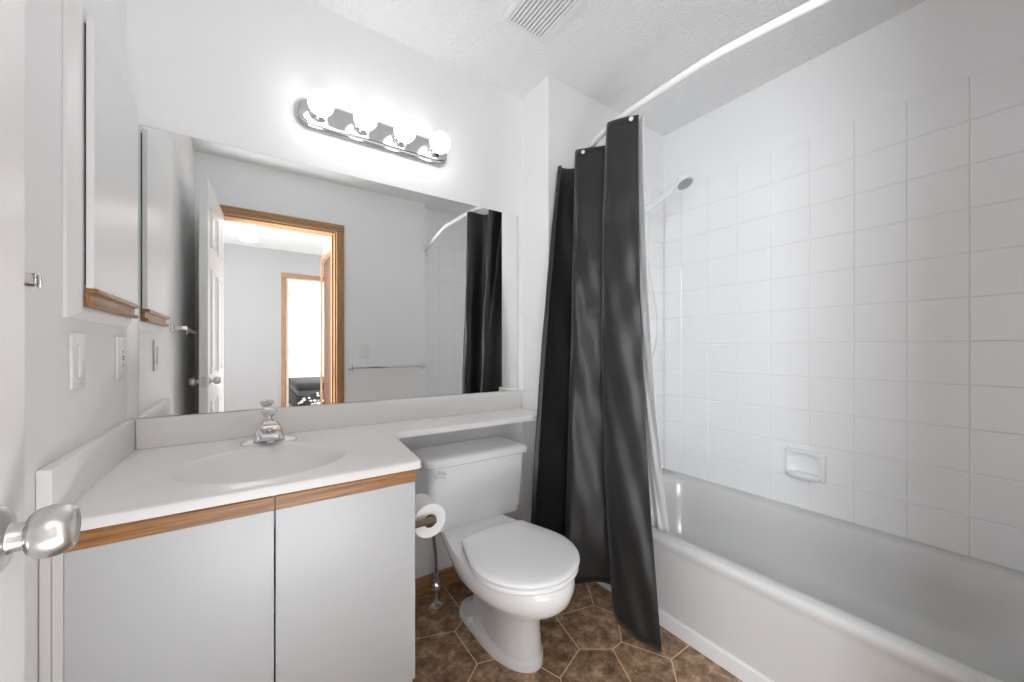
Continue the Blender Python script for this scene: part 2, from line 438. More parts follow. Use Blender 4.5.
bed = thing('bed', 'dark grey bed seen through both doorways in the mirror', 'bed', (0.95, -4.6, 0))
link('bed_base', B(0.58, 1.9, -5.4, -3.72, 0.06, 0.30, 0.02), 'bed_dark', bed, smooth=True)
link('mattress', B(0.60, 1.88, -5.38, -3.74, 0.301, 0.46, 0.04, 3), 'bed_mid', bed, smooth=True)
link('duvet', B(0.575, 1.9, -5.0, -3.70, 0.40, 0.525, 0.045, 3), 'bed_dark', bed, smooth=True)
link('headboard', B(0.55, 1.95, -5.48, -5.41, 0, 0.50, 0.015), 'bed_dark', bed, smooth=True)
bm = bmesh.new()
random.seed(9)
ng = 22
vs = [[None] * ng for _ in range(ng)]
for i in range(ng):
    for j in range(ng):
        x = i / (ng - 1); y = j / (ng - 1)
        r = sqrt((x - .5) ** 2 + (y - .5) ** 2) * 2
        z = max(0, 1 - r ** 2) * (0.16 + 0.34 * x + 0.10 * sin(9 * x + 4 * y) * sin(7 * y)) + random.uniform(0, .03)
        vs[i][j] = bm.verts.new((0.44 + 0.60 * x, -3.66 + 0.50 * y, 0.006 + z))
for i in range(ng - 1):
    for j in range(ng - 1): bm.faces.new((vs[i][j], vs[i + 1][j], vs[i + 1][j + 1], vs[i][j + 1]))
o = link('throw_blanket', bm, 'throw', None, smooth=True, angle=180)
o.location = (0, 0, 0); sm = o.modifiers.new('thick', 'SOLIDIFY'); sm.thickness = 0.012; sm.offset = 1
tag(o, 'crumpled black and white patterned throw heaped in front of the grey bed', 'blanket')

hl = thing('ceiling_lamp', 'glowing white drum lamp on the hall ceiling seen in the mirror', 'lamp', (-0.03, -1.36, ZC))
link('lamp_base', lathe(bmesh.new(), [(0, 0.06), (-0.02, 0.06), (-0.024, 0.05)], (-0.03, -1.36, ZC), n=32), 'brushed', hl, smooth=True)
link('lamp_shade', lathe(bmesh.new(), [(-0.0245, 0.066), (-0.03, 0.074), (-0.20, 0.078), (-0.222, 0.070), (-0.230, 0.045), (-0.232, 0)], (-0.03, -1.36, ZC), n=36), 'hall_shade', hl, smooth=True)

# ------------------------------------------------------------------ bathroom door leaf
O = Vector((-0.193, YF + 0.018, 0)); dv = Vector((-0.0557, 0.9984, 0)).normalized(); nv = Vector((dv.y, -dv.x, 0))
DL, DT = 0.632, 0.037
mtx = Matrix(((dv.x, nv.x, 0, O.x), (dv.y, nv.y, 0, O.y), (0, 0, 1, 0), (0, 0, 0, 1)))
t = bmesh.new()
box(t, 0, DL, 0, DT, 0.012, 1.965, 0.0015, 1)
for (a, b) in ((0.095, 0.285), (0.347, 0.537)):
    for (za, zb) in ((0.22, 0.78), (0.93, 1.50), (1.62, 1.84)):
        for side in (0, 1):
            y0 = DT if side else 0; s = 1 if side else -1
            def fr(i0, i1, h0, h1):
                ya, yb = sorted((y0 + s * h0, y0 + s * h1))
                box(t, a + i0, b - i0, ya, yb, za + i0, za + i1, 0.0015, 1); box(t, a + i0, b - i0, ya, yb, zb - i1, zb - i0, 0.0015, 1)
                box(t, a + i0, a + i1, ya, yb, za + i0, zb - i0, 0.0015, 1); box(t, b - i1, b - i0, ya, yb, za + i0, zb - i0, 0.0015, 1)
            fr(0, 0.014, -0.001, 0.004)
            ya, yb = sorted((y0 - s * 0.001, y0 + s * 0.003))
            box(t, a + 0.035, b - 0.035, ya, yb, za + 0.035, zb - 0.035, 0.0028, 1)
bm = bmesh.new(); merge(bm, t, mtx)
door = struct('door_1', bm, 'white_paint', 'open white panelled bathroom door with a satin knob at the left edge', 'door')
for side in (1, -1):
    base = O + dv * (DL - 0.060) + nv * (DT if side > 0 else 0) + Vector((0, 0, 0.893))
    k = lathe(bmesh.new(), [(0.0005, 0.030), (0.004, 0.0295), (0.008, 0.024), (0.010, 0.014), (0.013, 0.0125), (0.0195, 0.0125), (0.0205, 0.0135), (0.0215, 0.018),
                            (0.026, 0.0222), (0.033, 0.0240), (0.040, 0.0234), (0.046, 0.0210), (0.0490, 0.0188), (0.0500, 0.0176), (0.0497, 0.0160), (0.0483, 0.0148), (0.0483, 0.0)], base - nv * side * 0.003, nv * side, 48)
    o = link('door_knob', k, 'satin', None, smooth=True, angle=40); o.parent = door
    o['label'] = 'satin chrome door knob'
lp = O + dv * (DL) + nv * (DT / 2) + Vector((0, 0, 0.893))
t = bmesh.new(); box(t, DL - 0.0005, DL + 0.0012, 0.006, DT - 0.006, 0.865, 0.921); box(t, DL, DL + 0.01, 0.013, 0.024, 0.882, 0.904, 0.002)
bm = bmesh.new(); merge(bm, t, mtx); o = link('latch_plate', bm, 'satin'); o.parent = door

# ------------------------------------------------------------------ vanity cabinet
VX0, VX1, VY = XL + 0.002, 0.368, 1.006
van = thing('vanity_cabinet', 'white laminate vanity cabinet with two doors and oak finger pulls under the counter', 'cabinet', (0.03, 1.29, 0))
bm = bmesh.new()
ZV = 0.7405
box(bm, VX0 + 0.028, VX0 + 0.044, VY + 0.022, YM - 0.002, 0.001, ZV)
box(bm, VX1 - 0.016, VX1, VY + 0.022, YM - 0.002, 0.001, ZV)
box(bm, VX0 + 0.044, VX1 - 0.016, YM - 0.012, YM - 0.002, 0.10, ZV)
box(bm, VX0 + 0.044, VX1 - 0.016, VY + 0.022, YM - 0.012, 0.12, 0.136)
box(bm, VX0 + 0.044, VX1 - 0.016, VY + 0.022, VY + 0.04, 0.66, ZV)
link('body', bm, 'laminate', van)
link('toe_kick', B(VX0 + 0.0445, VX1 - 0.0165, VY + 0.075, VY + 0.09, 0.001, 0.1195), 'oak_x', van)
bm = bmesh.new()
box(bm, VX0, VX0 + 0.0136, VY + 0.001, VY + 0.06, 0.001, ZV, 0.001, 1); box(bm, VX0 + 0.0144, VX0 + 0.0283, VY + 0.001, VY + 0.06, 0.001, ZV, 0.001, 1)
link('filler_strip', bm, 'filler', van)
ZD0, ZD1 = 0.165, 0.703
for a, b in ((VX0 + 0.029, 0.0408), (0.0440, VX1 + 0.0005)):
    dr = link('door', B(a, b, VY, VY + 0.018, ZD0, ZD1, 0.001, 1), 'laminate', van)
    prof = [(VY - 0.001, ZD1 + 0.0005), (VY - 0.001, ZD1 + 0.029), (VY + 0.001, ZD1 + 0.032), (VY + 0.005, ZD1 + 0.0325), (VY + 0.007, ZD1 + 0.029), (VY + 0.007, ZD1 + 0.014), (VY + 0.018, ZD1 + 0.014), (VY + 0.018, ZD1 + 0.0005)]
    o = sub('finger_pull', extrude_poly(bmesh.new(), prof, 'x', a, b), 'oak_x', dr)
    o['label'] = 'oak finger pull strip'
# ------------------------------------------------------------------ countertop with integral sink
ZT, TH = 0.765, 0.023
ct = thing('vanity_countertop', 'white cultured marble counter with oval sink and a ledge running over the toilet tank', 'countertop', (0.3, 1.4, ZT))
CX0, CX1 = XL + 0.001, XR - 0.001
outl = [(CX0, 0.988)]
def arc(cx, cy, r, a0, a1, n=7):
    return [(cx + r * cos(radians(a0 + (a1 - a0) * i / n)), cy + r * sin(radians(a0 + (a1 - a0) * i / n))) for i in range(n + 1)]
outl += arc(0.384 - 0.018, 0.988 + 0.018, 0.018, -90, -8)
outl += arc(0.412 + 0.05, 1.362 - 0.05, 0.05, 174, 90)
outl += [(CX1, 1.362), (CX1, YM - 0.001), (CX0, YM - 0.001)]
def offset(poly, d, lock):
    out = []
    n = len(poly)
    for i in range(n):
        p0, p1, p2 = Vector(poly[i - 1]), Vector(poly[i]), Vector(poly[(i + 1) % n])
        e1 = (p1 - p0).normalized(); e2 = (p2 - p1).normalized()
        n1 = Vector((-e1.y, e1.x)); n2 = Vector((-e2.y, e2.x))
        b = (n1 + n2); b = b / max(b.length_squared, 1e-6) * 2
        q = p1 + b * d
        if p1.x < CX0 + 1e-4 or p1.x > CX1 - 1e-4: q.x = p1.x
        if p1.y > YM - 0.0015: q.y = p1.y
        out.append((q.x, q.y))
    return out
SX, SY, SA, SB = 0.036, 1.222, 0.200, 0.178
NE = 56
ell = lambda k, z: [(SX + SA * k * cos(2 * pi * i / NE), SY + SB * k * sin(2 * pi * i / NE), z) for i in range(NE)]
bm = bmesh.new()
levels = [(0.0, ZT - TH), (0.0, ZT - 0.008), (0.0018, ZT - 0.0035), (0.005, ZT - 0.001), (0.009, ZT)]
R = [[bm.verts.new((x, y, z)) for x, y in offset(outl, d, None)] for d, z in levels]
n = len(outl)
for a, b in zip(R, R[1:]):
    for i in range(n): bm.faces.new((a[i], a[(i + 1) % n], b[(i + 1) % n], b[i]))
E1 = [bm.verts.new(p) for p in ell(1.0, ZT)]
es = []
for L in (R[-1], E1):
    for i in range(len(L)):
        es.append(bm.edges.get((L[i], L[(i + 1) % len(L)])) or bm.edges.new((L[i], L[(i + 1) % len(L)])))
bmesh.ops.triangle_fill(bm, use_beauty=True, use_dissolve=False, edges=es)
E2 = [bm.verts.new(p) for p in ell(1.06, ZT - TH)]
es = []
for L in (R[0], E2):
    for i in range(len(L)):
        es.append(bm.edges.get((L[i], L[(i + 1) % len(L)])) or bm.edges.new((L[i], L[(i + 1) % len(L)])))
bmesh.ops.triangle_fill(bm, use_beauty=True, use_dissolve=False, edges=es)
fixn(bm)
link('counter_slab', bm, 'marble', ct, smooth=True, angle=30)
bm = bmesh.new()
prof = [(1.0, 0.0), (0.985, -0.0015), (0.965, -0.006), (0.93, -0.018), (0.87, -0.042), (0.78, -0.072), (0.65, -0.100), (0.5, -0.118), (0.3, -0.128), (0.13, -0.131)]
rings = [ell(k, ZT + z) for k, z in prof]
Rr = loft(bm, rings, cap0=False, cap1=True)
bmesh.ops.recalc_face_normals(bm, faces=bm.faces)
for f in bm.faces:
    if f.normal.z < 0 and abs(f.normal.z) > 0.3: pass
o = link('sink_basin', bm, 'marble', ct, smooth=True, angle=180)
sd = o.modifiers.new('thick', 'SOLIDIFY'); sd.thickness = 0.006; sd.offset = -1 if bm is None else 0
link('drain', lathe(bmesh.new(), [(0, 0.024), (0.003, 0.024), (0.004, 0.02), (0.002, 0.016), (0.0035, 0.012), (0.005, 0.0)], (SX, SY, ZT - 0.131 + 0.0035), n=32), 'chrome', ct, smooth=True)
ZB = 0.856
link('backsplash', B(CX0 + 0.0205, CX1 - 0.0185, YM - 0.019, YM - 0.001, ZT + 0.0002, ZB, 0.003), 'marble', ct, smooth=True)
link('side_splash', B(CX0, CX0 + 0.0200, 0.996, YM - 0.001, ZT + 0.0002, ZB, 0.003), 'marble', ct, smooth=True)
link('side_splash', B(CX1 - 0.018, CX1, 1.37, YM - 0.001, ZT + 0.0002, ZB, 0.003), 'marble', ct, smooth=True)

# ------------------------------------------------------------------ faucet
FX, FY = 0.046, 1.452
fa = thing('faucet', 'chrome single handle faucet with clear knob behind the oval sink', 'faucet', (FX, FY, ZT))
bm = bmesh.new()
def plate(hx, hy, r, z): return [(x, y, z) for x, y in rrect(FX, FY, hx, hy, r, 6)]
loft(bm, [plate(0.078, 0.026, 0.012, ZT + 0.0004), plate(0.078, 0.026, 0.012, ZT + 0.006), plate(0.074, 0.022, 0.010, ZT + 0.011), plate(0.045, 0.018, 0.008, ZT + 0.019)])
fixn(bm); link('base_plate', bm, 'chrome', fa, smooth=True)
bm = bmesh.new()
def bod(hx, y0, y1, r, z): return [(x, y, z) for x, y in rrect(FX, (y0 + y1) / 2, hx, (y1 - y0) / 2, r, 6)]
loft(bm, [bod(0.043, FY - 0.033, FY + 0.024, 0.01, ZT + 0.012), bod(0.042, FY - 0.033, FY + 0.024, 0.01, ZT + 0.022), bod(0.036, FY - 0.028, FY + 0.022, 0.01, ZT + 0.042), bod(0.026, FY - 0.022, FY + 0.019, 0.01, ZT + 0.062), bod(0.019, FY - 0.017, FY + 0.016, 0.008, ZT + 0.070)])
fixn(bm); link('faucet_body', bm, 'chrome', fa, smooth=True)
bm = bmesh.new()
def spr(y, hx, z0, z1): return [(FX + x, y, z) for x, z in rrect(0, (z0 + z1) / 2, hx, (z1 - z0) / 2, min(0.006, (z1 - z0) / 2.1), 5)]
loft(bm, [spr(FY - 0.015, 0.030, ZT + 0.022, ZT + 0.056), spr(FY - 0.045, 0.030, ZT + 0.022, ZT + 0.050), spr(FY - 0.080, 0.028, ZT + 0.024, ZT + 0.043), spr(FY - 0.098, 0.025, ZT + 0.026, ZT + 0.039), spr(FY - 0.103, 0.022, ZT + 0.028, ZT + 0.036)])
fixn(bm); sp = link('spout', bm, 'chrome', fa, smooth=True)
sub('aerator', lathe(bmesh.new(), [(0, 0.010), (0.008, 0.010), (0.009, 0.008)], (FX, FY - 0.088, ZT + 0.017), n=24), 'chrome', sp, smooth=True)
kn = link('handle_stem', lathe(bmesh.new(), [(0, 0.016), (0.004, 0.016), (0.006, 0.011), (0.014, 0.010), (0.016, 0.0165), (0.019, 0.0165)], (FX, FY, ZT + 0.0705), n=28), 'chrome', fa, smooth=True)
o = sub('handle_knob', lathe(bmesh.new(), [(0.0, 0.010), (0.002, 0.017), (0.008, 0.0225), (0.014, 0.0225), (0.019, 0.018), (0.021, 0.012), (0.0215, 0.0)], (FX, FY, ZT + 0.0897), n=12), 'acrylic', kn, smooth=True, angle=20)
o['label'] = 'clear acrylic knob'
link('lift_rod', lathe(bmesh.new(), [(0, 0.0022), (0.098, 0.0022), (0.099, 0.0042), (0.106, 0.0048), (0.110, 0.003), (0.111, 0)], (FX, FY + 0.030, ZT + 0.0005), n=16), 'chrome', fa, smooth=True)

# ------------------------------------------------------------------ wall mirror
mi = thing('wall_mirror', 'large frameless wall mirror above the counter backsplash', 'mirror', (0.42, YM, ZB))
bm = bmesh.new(); MX0, MX1, MZ0, MZ1 = -0.281, 1.114, ZB + 0.002, 1.741
box(bm, MX0, MX1, YM - 0.006, YM - 0.001, MZ0, MZ1, 0, 2, 0)
bm.faces.ensure_lookup_table()
for f in bm.faces: f.material_index = 0 if f.calc_center_median().y < YM - 0.0055 else 1
link('mirror_glass', bm, ['mirror', 'glass_edge'], mi)
bm = bmesh.new()
link('edge_strip', B(MX1 + 0.0002, MX1 + 0.003, YM - 0.0065, YM - 0.001, MZ0, MZ1), 'glass_edge', mi)

# ------------------------------------------------------------------ vanity light bar
lt = thing('vanity_light', 'chrome light bar with four round globe bulbs above the mirror', 'lamp', (0.425, YM, 1.93))
def lring(hx, hz, y, r):
    c = []
    for px, pz in rrect(0.425, 1.930, hx, hz, r, 10): c.append((px, y, pz))
    return c
bm = bmesh.new()
loft(bm, [lring(0.296, 0.053, YM - 0.0005, 0.045), lring(0.296, 0.053, YM - 0.012, 0.045), lring(0.292, 0.049, YM - 0.018, 0.042), lring(0.288, 0.044, YM - 0.019, 0.038), lring(0.285, 0.041, YM - 0.028, 0.035), lring(0.281, 0.037, YM - 0.031, 0.032)])
fixn(bm); link('back_plate', bm, 'bar_chrome', lt, smooth=True, angle=30)
for i in range(4):
    x = 0.425 + (i - 1.5) * 0.15
    link('socket_cup', lathe(bmesh.new(), [(0, 0.033), (0.004, 0.032), (0.007, 0.024), (0.010, 0.0205), (0.024, 0.0195), (0.026, 0.017)], (x, YM - 0.0312, 1.930), (0, -1, 0), 32), 'chrome', lt, smooth=True)
    pr = [(0.0, 0.013), (0.008, 0.016)] + [(0.0455 - 0.042 * cos(a), 0.042 * sin(a)) for a in [radians(d) for d in range(24, 181, 12)]]
    link('bulb', lathe(bmesh.new(), pr, (x, YM - 0.0575, 1.928), (0, -1, 0), 32), 'bulb', lt, smooth=True, angle=180)

# ------------------------------------------------------------------ medicine cabinet
mc = thing('medicine_cabinet', 'shallow white medicine cabinet with oak pull on the left wall beside the mirror', 'cabinet', (XL, 1.32, 1.13))
bm = bmesh.new()
x0, x1 = XL + 0.0005, XL + 0.019
ya, yb, za, zb = 1.112, 1.548, 1.128, 1.795
rings = []
for ins, x in ((0, x0), (0, x0 + 0.006), (0.012, x1 - 0.002), (0.016, x1)):
    rings.append([(x, y, z) for y, z in ((ya + ins * 2, za + ins), (yb - ins, za + ins), (yb - ins, zb - ins), (ya + ins * 2, zb - ins))])
loft(bm, rings); fixn(bm); link('cabinet_frame', bm, 'white_paint', mc)
dx = XL + 0.0225
link('hinge_gap', B(x1 + 0.0002, dx - 0.0002, 1.155, 1.505, 1.20, 1.745), 'gap', mc)
dr = link('door', B(dx, dx + 0.0125, 1.150, 1.512, 1.192, 1.758, 0.001, 1), 'cabinet_white', mc)
pf = [(dx - 0.001, 1.1915), (dx + 0.016, 1.1915), (dx + 0.018, 1.189), (dx + 0.018, 1.184), (dx + 0.0145, 1.182), (dx + 0.008, 1.182), (dx + 0.006, 1.178), (dx + 0.006, 1.166), (dx + 0.008, 1.163), (dx + 0.013, 1.163), (dx + 0.0145, 1.158), (dx + 0.012, 1.153), (dx - 0.001, 1.153)]
o = sub('finger_pull', extrude_poly(bmesh.new(), pf, 'y', 1.150, 1.512), 'oak_y', dr); o['label'] = 'oak finger pull strip'

# ------------------------------------------------------------------ switch, outlet, towel bars
def wall_plate_left(name, label, cat, yc, zc):
    t = thing(name, label, cat, (XL, yc, zc))
    link('cover_plate', B(XL + 0.0005, XL + 0.0065, yc - 0.036, yc + 0.036, zc - 0.058, zc + 0.058, 0.0022), 'plastic', t, smooth=True)
    return t
t = wall_plate_left('light_switch', 'white slim rocker switch on the left wall under the medicine cabinet', 'switch', 1.178, 1.040)
link('rocker', B(XL + 0.0066, XL + 0.0105, 1.178 - 0.010, 1.178 + 0.010, 1.040 - 0.034, 1.040 + 0.034, 0.0012), 'plastic', t, smooth=True)
link('rocker_surround', B(XL + 0.0062, XL + 0.0070, 1.178 - 0.0125, 1.178 + 0.0125, 1.040 - 0.036, 1.040 + 0.036), 'filler', t)
for dz in (-0.048,):
    link('screw', lathe(bmesh.new(), [(0, 0.003), (0.0008, 0.003), (0.0012, 0)], (XL + 0.0065, 1.178, 1.040 + dz), (1, 0, 0), 12), 'filler', t)
t = wall_plate_left('power_outlet', 'white power outlet plate on the left wall beside the mirror corner', 'outlet', 1.495, 1.040)
ob = link('outlet_face', B(XL + 0.0066, XL + 0.009, 1.495 - 0.017, 1.495 + 0.017, 1.040 - 0.034, 1.040 + 0.034, 0.001), 'plastic', t, smooth=True)
bm = bmesh.new()
for dz in (-0.019, 0.019):
    for dy in (-0.006, 0.006): box(bm, XL + 0.0088, XL + 0.0093, 1.495 + dy - 0.001, 1.495 + dy + 0.001, 1.040 + dz - 0.004, 1.040 + dz + 0.004)
box(bm, XL + 0.0088, XL + 0.0098, 1.495 - 0.005, 1.495 + 0.005, 1.0415, 1.0455); box(bm, XL + 0.0088, XL + 0.0098, 1.495 - 0.005, 1.495 + 0.005, 1.0345, 1.0385)
sub('outlet_slot', bm, 'slot', ob)

def towel_bar(name, label, a, b, nrm, z, pr=0.055, sq=False):
    a = Vector(a); b = Vector(b); nrm = Vector(nrm); ax = (b - a).normalized()
    t = thing(name, label, 'towel bar', (*a.xy, z))
    t.location = (a.x, a.y, z)
    up = Vector((0, 0, 1))
    for p in (a, b):
        bm = bmesh.new()
        q = Matrix(((ax.x, nrm.x, 0, p.x), (ax.y, nrm.y, 0, p.y), (0, 0, 1, z), (0, 0, 0, 1)))
        tt = bmesh.new(); box(tt, -0.018, 0.018, 0.0005, 0.010, -0.02, 0.02, 0.003); box(tt, -0.009, 0.009, 0.010, pr, -0.010, 0.010, 0.003)
        merge(bm, tt, q); link('bracket', bm, 'chrome', t, smooth=True)
    bm = bmesh.new()
    A = a + nrm * (pr - 0.010) + up * z + ax * 0.0095; Bv = b + nrm * (pr - 0.010) + up * z - ax * 0.0095
    tube(bm, [A, Bv], 0.0095 if sq else 0.008, 4 if sq else 16)
    link('bar', bm, 'satin' if sq else 'chrome', t, smooth=not sq)
    return t
towel_bar('towel_bar', 'short chrome towel bar on the left wall partly behind the open door', (XL, 0.832, 0), (XL, 0.36, 0), (1, 0, 0), 1.163, 0.056, True)
towel_bar('towel_bar', 'long chrome towel bar on the wall beside the doorway seen in the mirror', (0.645, YF, 0), (1.240, YF, 0), (0, 1, 0), 0.918, 0.052)
t = thing('light_switch', 'white switch plate on the wall above the long towel bar seen in the mirror', 'switch', (0.752, YF, 1.045))
link('cover_plate', B(0.716, 0.788, YF + 0.0005, YF + 0.006, 0.987, 1.103, 0.002), 'plastic', t, smooth=True)
link('toggle', B(0.747, 0.757, YF + 0.0061, YF + 0.018, 1.035, 1.055, 0.002), 'plastic', t, smooth=True)

# ------------------------------------------------------------------ ceiling vent
vt = thing('ceiling_vent', 'white slotted exhaust fan grille on the textured ceiling', 'vent', (0.905, 1.105, ZC))
vx0, vx1, vy0, vy1 = 0.795, 1.012, 0.965, 1.232
zb_, zt_ = ZC - 0.018, ZC - 0.0005
bm = bmesh.new()
def vr(i, z, r, l=0, t_=0): return rr3(vx0 + i + l, vx1 - i - t_, vy0 + i + l, vy1 - i - l, r, z, 4)
loft(bm, [vr(0, zt_, .006), vr(0, zb_ + .004, .006), vr(.0015, zb_ + .001, .006), vr(.004, zb_, .006), vr(.004, zb_, .004, .012, .026), vr(.005, zb_ + .001, .004, .012, .026), vr(.005, zt_ - .001, .004, .012, .026)], cap0=False, cap1=False)
fixn(bm)
link('vent_frame', bm, 'plastic', vt, smooth=True)
link('vent_shade_block', B(vx0 + 0.0175, vx1 - 0.0315, vy0 + 0.0175, vy1 - 0.0175, ZC - 0.0125, ZC - 0.001), 'slot', vt)  # solid black block put in for the shade behind the slats
ns = 11; wv = (vx1 - 0.0312 - (vx0 + 0.0172)) / ns
bm = bmesh.new()
for i in range(ns):
    xa = vx0 + 0.0172 + wv * i
    box(bm, xa + wv * 0.15, xa + wv * 0.85, vy0 + 0.0172, vy1 - 0.0172, zb_ + 0.0003, ZC - 0.0127, 0.0006, 1)
link('slat', bm, 'plastic', vt)

# ------------------------------------------------------------------ toilet
TX = 0.765
to = thing('toilet', 'white two piece toilet with closed lid between the vanity and the black curtain', 'toilet', (TX, 1.25, 0))
def egg(yf, yb, hf, hb, z, n=28, split=0.50, cx=TX, rbk=None):
    """outline: elliptical front, straight taper, rounded back"""
    half = []
    L = yb - yf; rb = rbk or min(hb, 0.30 * L) * 0.8
    for i in range(n + 1):
        s = i / n
        s = 0.5 - 0.5 * cos(pi * s)
        y = yf + s * L
        if s < split:
            wv = hf * sqrt(max(0, 1 - (1 - s / split) ** 2))
        else:
            q = (s - split) / (1 - split); q2 = q * q * (3 - 2 * q)
            wv = hf + (hb - hf) * q2
        if yb - y < rb:
            k = 1 - (yb - y) / rb
            wv *= sqrt(max(0, 1 - k ** 2.6)) if s >= split else 1
        half.append((wv, y))
    pts = [(cx + wv, y, z) for wv, y in half[1:-1]]
    ptl = [(cx - wv, y, z) for wv, y in reversed(half[1:-1])]
    return [(cx, yf, z)] + pts + [(cx, yb, z)] + ptl
bm = bmesh.new()
rings = [(0.001, 0.988, 1.42, .098, .098, .46), (0.022, 0.988, 1.42, .098, .098, .46), (0.029, 0.990, 1.416, .093, .092, .44), (0.032, 0.992, 1.408, .083, .062, .38), (0.035, 0.993, 1.395, .078, .040, .33), (0.045, 0.994, 1.385, .076, .036, .32),
         (0.11, 1.000, 1.37, .071, .034, .32), (0.155, 0.998, 1.36, .071, .036, .33), (0.185, 0.985, 1.36, .078, .046, .36), (0.21, 0.952, 1.38, .100, .070, .40), (0.235, 0.910, 1.41, .127, .092, .44), (0.262, 0.868, 1.44, .153, .106, .45),
         (0.292, 0.840, 1.47, .170, .114, .45), (0.325, 0.828, 1.49, .177, .119, .45), (0.350, 0.828, 1.50, .177, .121, .45), (0.361, 0.833, 1.495, .172, .118, .45), (0.3618, 0.86, 1.47, .14, .10, .45)]
loft(bm, [egg(a, b, c, d, z, cx=TX + 0.012 - 0.032 * min(1, max(0, z - .15) / 0.15), split=sp_) for z, a, b, c, d, sp_ in rings]); fixn(bm)
link('bowl', bm, 'porcelain', to, smooth=True, angle=40)
bm = bmesh.new()
TS = TX - 0.024
def eg2(d, z): return egg(0.828 + d, 1.226 - d, .181 - d, .135 - d, z, split=.47, cx=TS, rbk=0.036)
loft(bm, [eg2(.006, 0.3630), eg2(.003, 0.3665), eg2(.003, 0.376), eg2(.007, 0.3795)])
fixn(bm); link('seat', bm, 'seat', to, smooth=True, angle=50)
bm = bmesh.new()
loft(bm, [eg2(.004, 0.3830), eg2(0, 0.3855), eg2(-.001, 0.392), eg2(.003, 0.3975), eg2(.016, 0.4010), eg2(.06, 0.4035), eg2(.10, 0.4040)])
fixn(bm); link('lid', bm, 'seat', to, smooth=True, angle=50)
for s in (-1, 1):
    link('hinge', B(TS + s * 0.070 - 0.016, TS + s * 0.070 + 0.016, 1.2275, 1.247, 0.3628, 0.386, 0.006, 3), 'seat', to, smooth=True)
    link('bolt_cap', lathe(bmesh.new(), [(0, 0.0135), (0.010, 0.013), (0.015, 0.009), (0.016, 0)], (TX + s * 0.078, 1.285, 0.031), n=20), 'seat', to, smooth=True)
def tring(x0, x1, y0, y1, z, r=0.03):
    return [(x, y, z) for x, y in rrect((x0 + x1) / 2 + 0.010, (y0 + y1) / 2, (x1 - x0) / 2, (y1 - y0) / 2, r, 7)]
bm = bmesh.new()
loft(bm, [tring(.566, .952, 1.376, 1.545, 0.355, .03), tring(.553, .966, 1.356, 1.555, 0.362, .035), tring(.547, .976, 1.350, 1.560, 0.40, .035), tring(.540, .990, 1.345, 1.562, 0.60, .035), tring(.539, .991, 1.345, 1.562, 0.6115, .035)])
fixn(bm); link('tank', bm, 'porcelain', to, smooth=True, angle=45)
bm = bmesh.new()
loft(bm, [tring(.533, .997, 1.338, 1.566, 0.612, .035), tring(.527, 1.003, 1.332, 1.568, 0.616, .038), tring(.526, 1.004, 1.331, 1.569, 0.632, .038), tring(.530, 1.000, 1.335, 1.566, 0.640, .036), tring(.540, .990, 1.344, 1.558, 0.645, .034), tring(.57, .96, 1.37, 1.54, 0.6465, .03)])
fixn(bm); link('tank_lid', bm, 'porcelain', to, smooth=True, angle=45)
bm = bmesh.new(); lathe(bm, [(0, 0.014), (0.006, 0.014), (0.008, 0.010), (0.016, 0.009)], (0.580, 1.3465, 0.588), (0, -1, 0), 20)
tube(bm, [(0.576, 1.333, 0.588), (0.590, 1.330, 0.587), (0.606, 1.332, 0.584)], [0.008, 0.0075, 0.009], 12)
link('flush_lever', bm, 'porcelain', to, smooth=True)

# water supply
ws = thing('supply_valve', 'chrome stop valve on the floor with a grey hose up to the toilet tank', 'valve', (0.634, 1.485, 0))
link('escutcheon', lathe(bmesh.new(), [(0.0012, 0.030), (0.004, 0.029), (0.010, 0.020), (0.012, 0.010)], (0.634, 1.485, 0), n=28), 'chrome', ws, smooth=True)
bm = bmesh.new(); lathe(bm, [(0.0125, 0.008), (0.055, 0.008), (0.056, 0.012), (0.075, 0.012), (0.076, 0.015), (0.105, 0.015), (0.107, 0.011), (0.13, 0.0105), (0.131, 0.007)], (0.634, 1.485, 0), n=20)
lathe(bm, [(0, 0.010), (0.028, 0.009)], (0.634, 1.485, 0.09), (-0.5, -1, 0.1), 16)
link('valve_body', bm, 'brushed', ws, smooth=True)
d = Vector((-0.5, -1, 0.1)).normalized()
link('valve_handle', lathe(bmesh.new(), [(0, 0.010), (0.002, 0.016), (0.012, 0.017), (0.014, 0.012)], Vector((0.634, 1.485, 0.09)) + d * 0.0285, d, 10), 'chrome', ws, smooth=True)
link('hose', tube(bmesh.new(), [(0.634, 1.485, 0.1315), (0.632, 1.482, 0.19), (0.623, 1.478, 0.26), (0.615, 1.470, 0.32), (0.612, 1.465, 0.3655)], 0.0062, 12, 24), 'hose', ws, smooth=True)

# toilet paper holder and roll
RX, RZ = 0.452, 0.545
hp = thing('toilet_paper_holder', 'bronze toilet paper holder on the side of the vanity cabinet', 'holder', (VX1, 1.155, RZ))
for y in (1.088, 1.222):
    bm = bmesh.new(); box(bm, VX1 + 0.001, VX1 + 0.009, y - 0.014, y + 0.014, RZ - 0.02, RZ + 0.02, 0.003)
    tube(bm, [(VX1 + 0.008, y, RZ), (VX1 + 0.045, y, RZ), (RX + 0.010, y, RZ)], [0.011, 0.010, 0.011], 14)
    link('arm', bm, 'bronze', hp, smooth=True)
link('roller', tube(bmesh.new(), [(RX, 1.0995, RZ), (RX, 1.2105, RZ)], 0.010, 16), 'bronze', hp, smooth=True)
rl = thing('toilet_roll', 'white toilet paper roll hanging beside the vanity cabinet', 'toilet paper', (RX, 1.155, RZ - 0.055))
bm = bmesh.new()
RZc = RZ - 0.0085
NR = 48; ya, yb = 1.104, 1.206
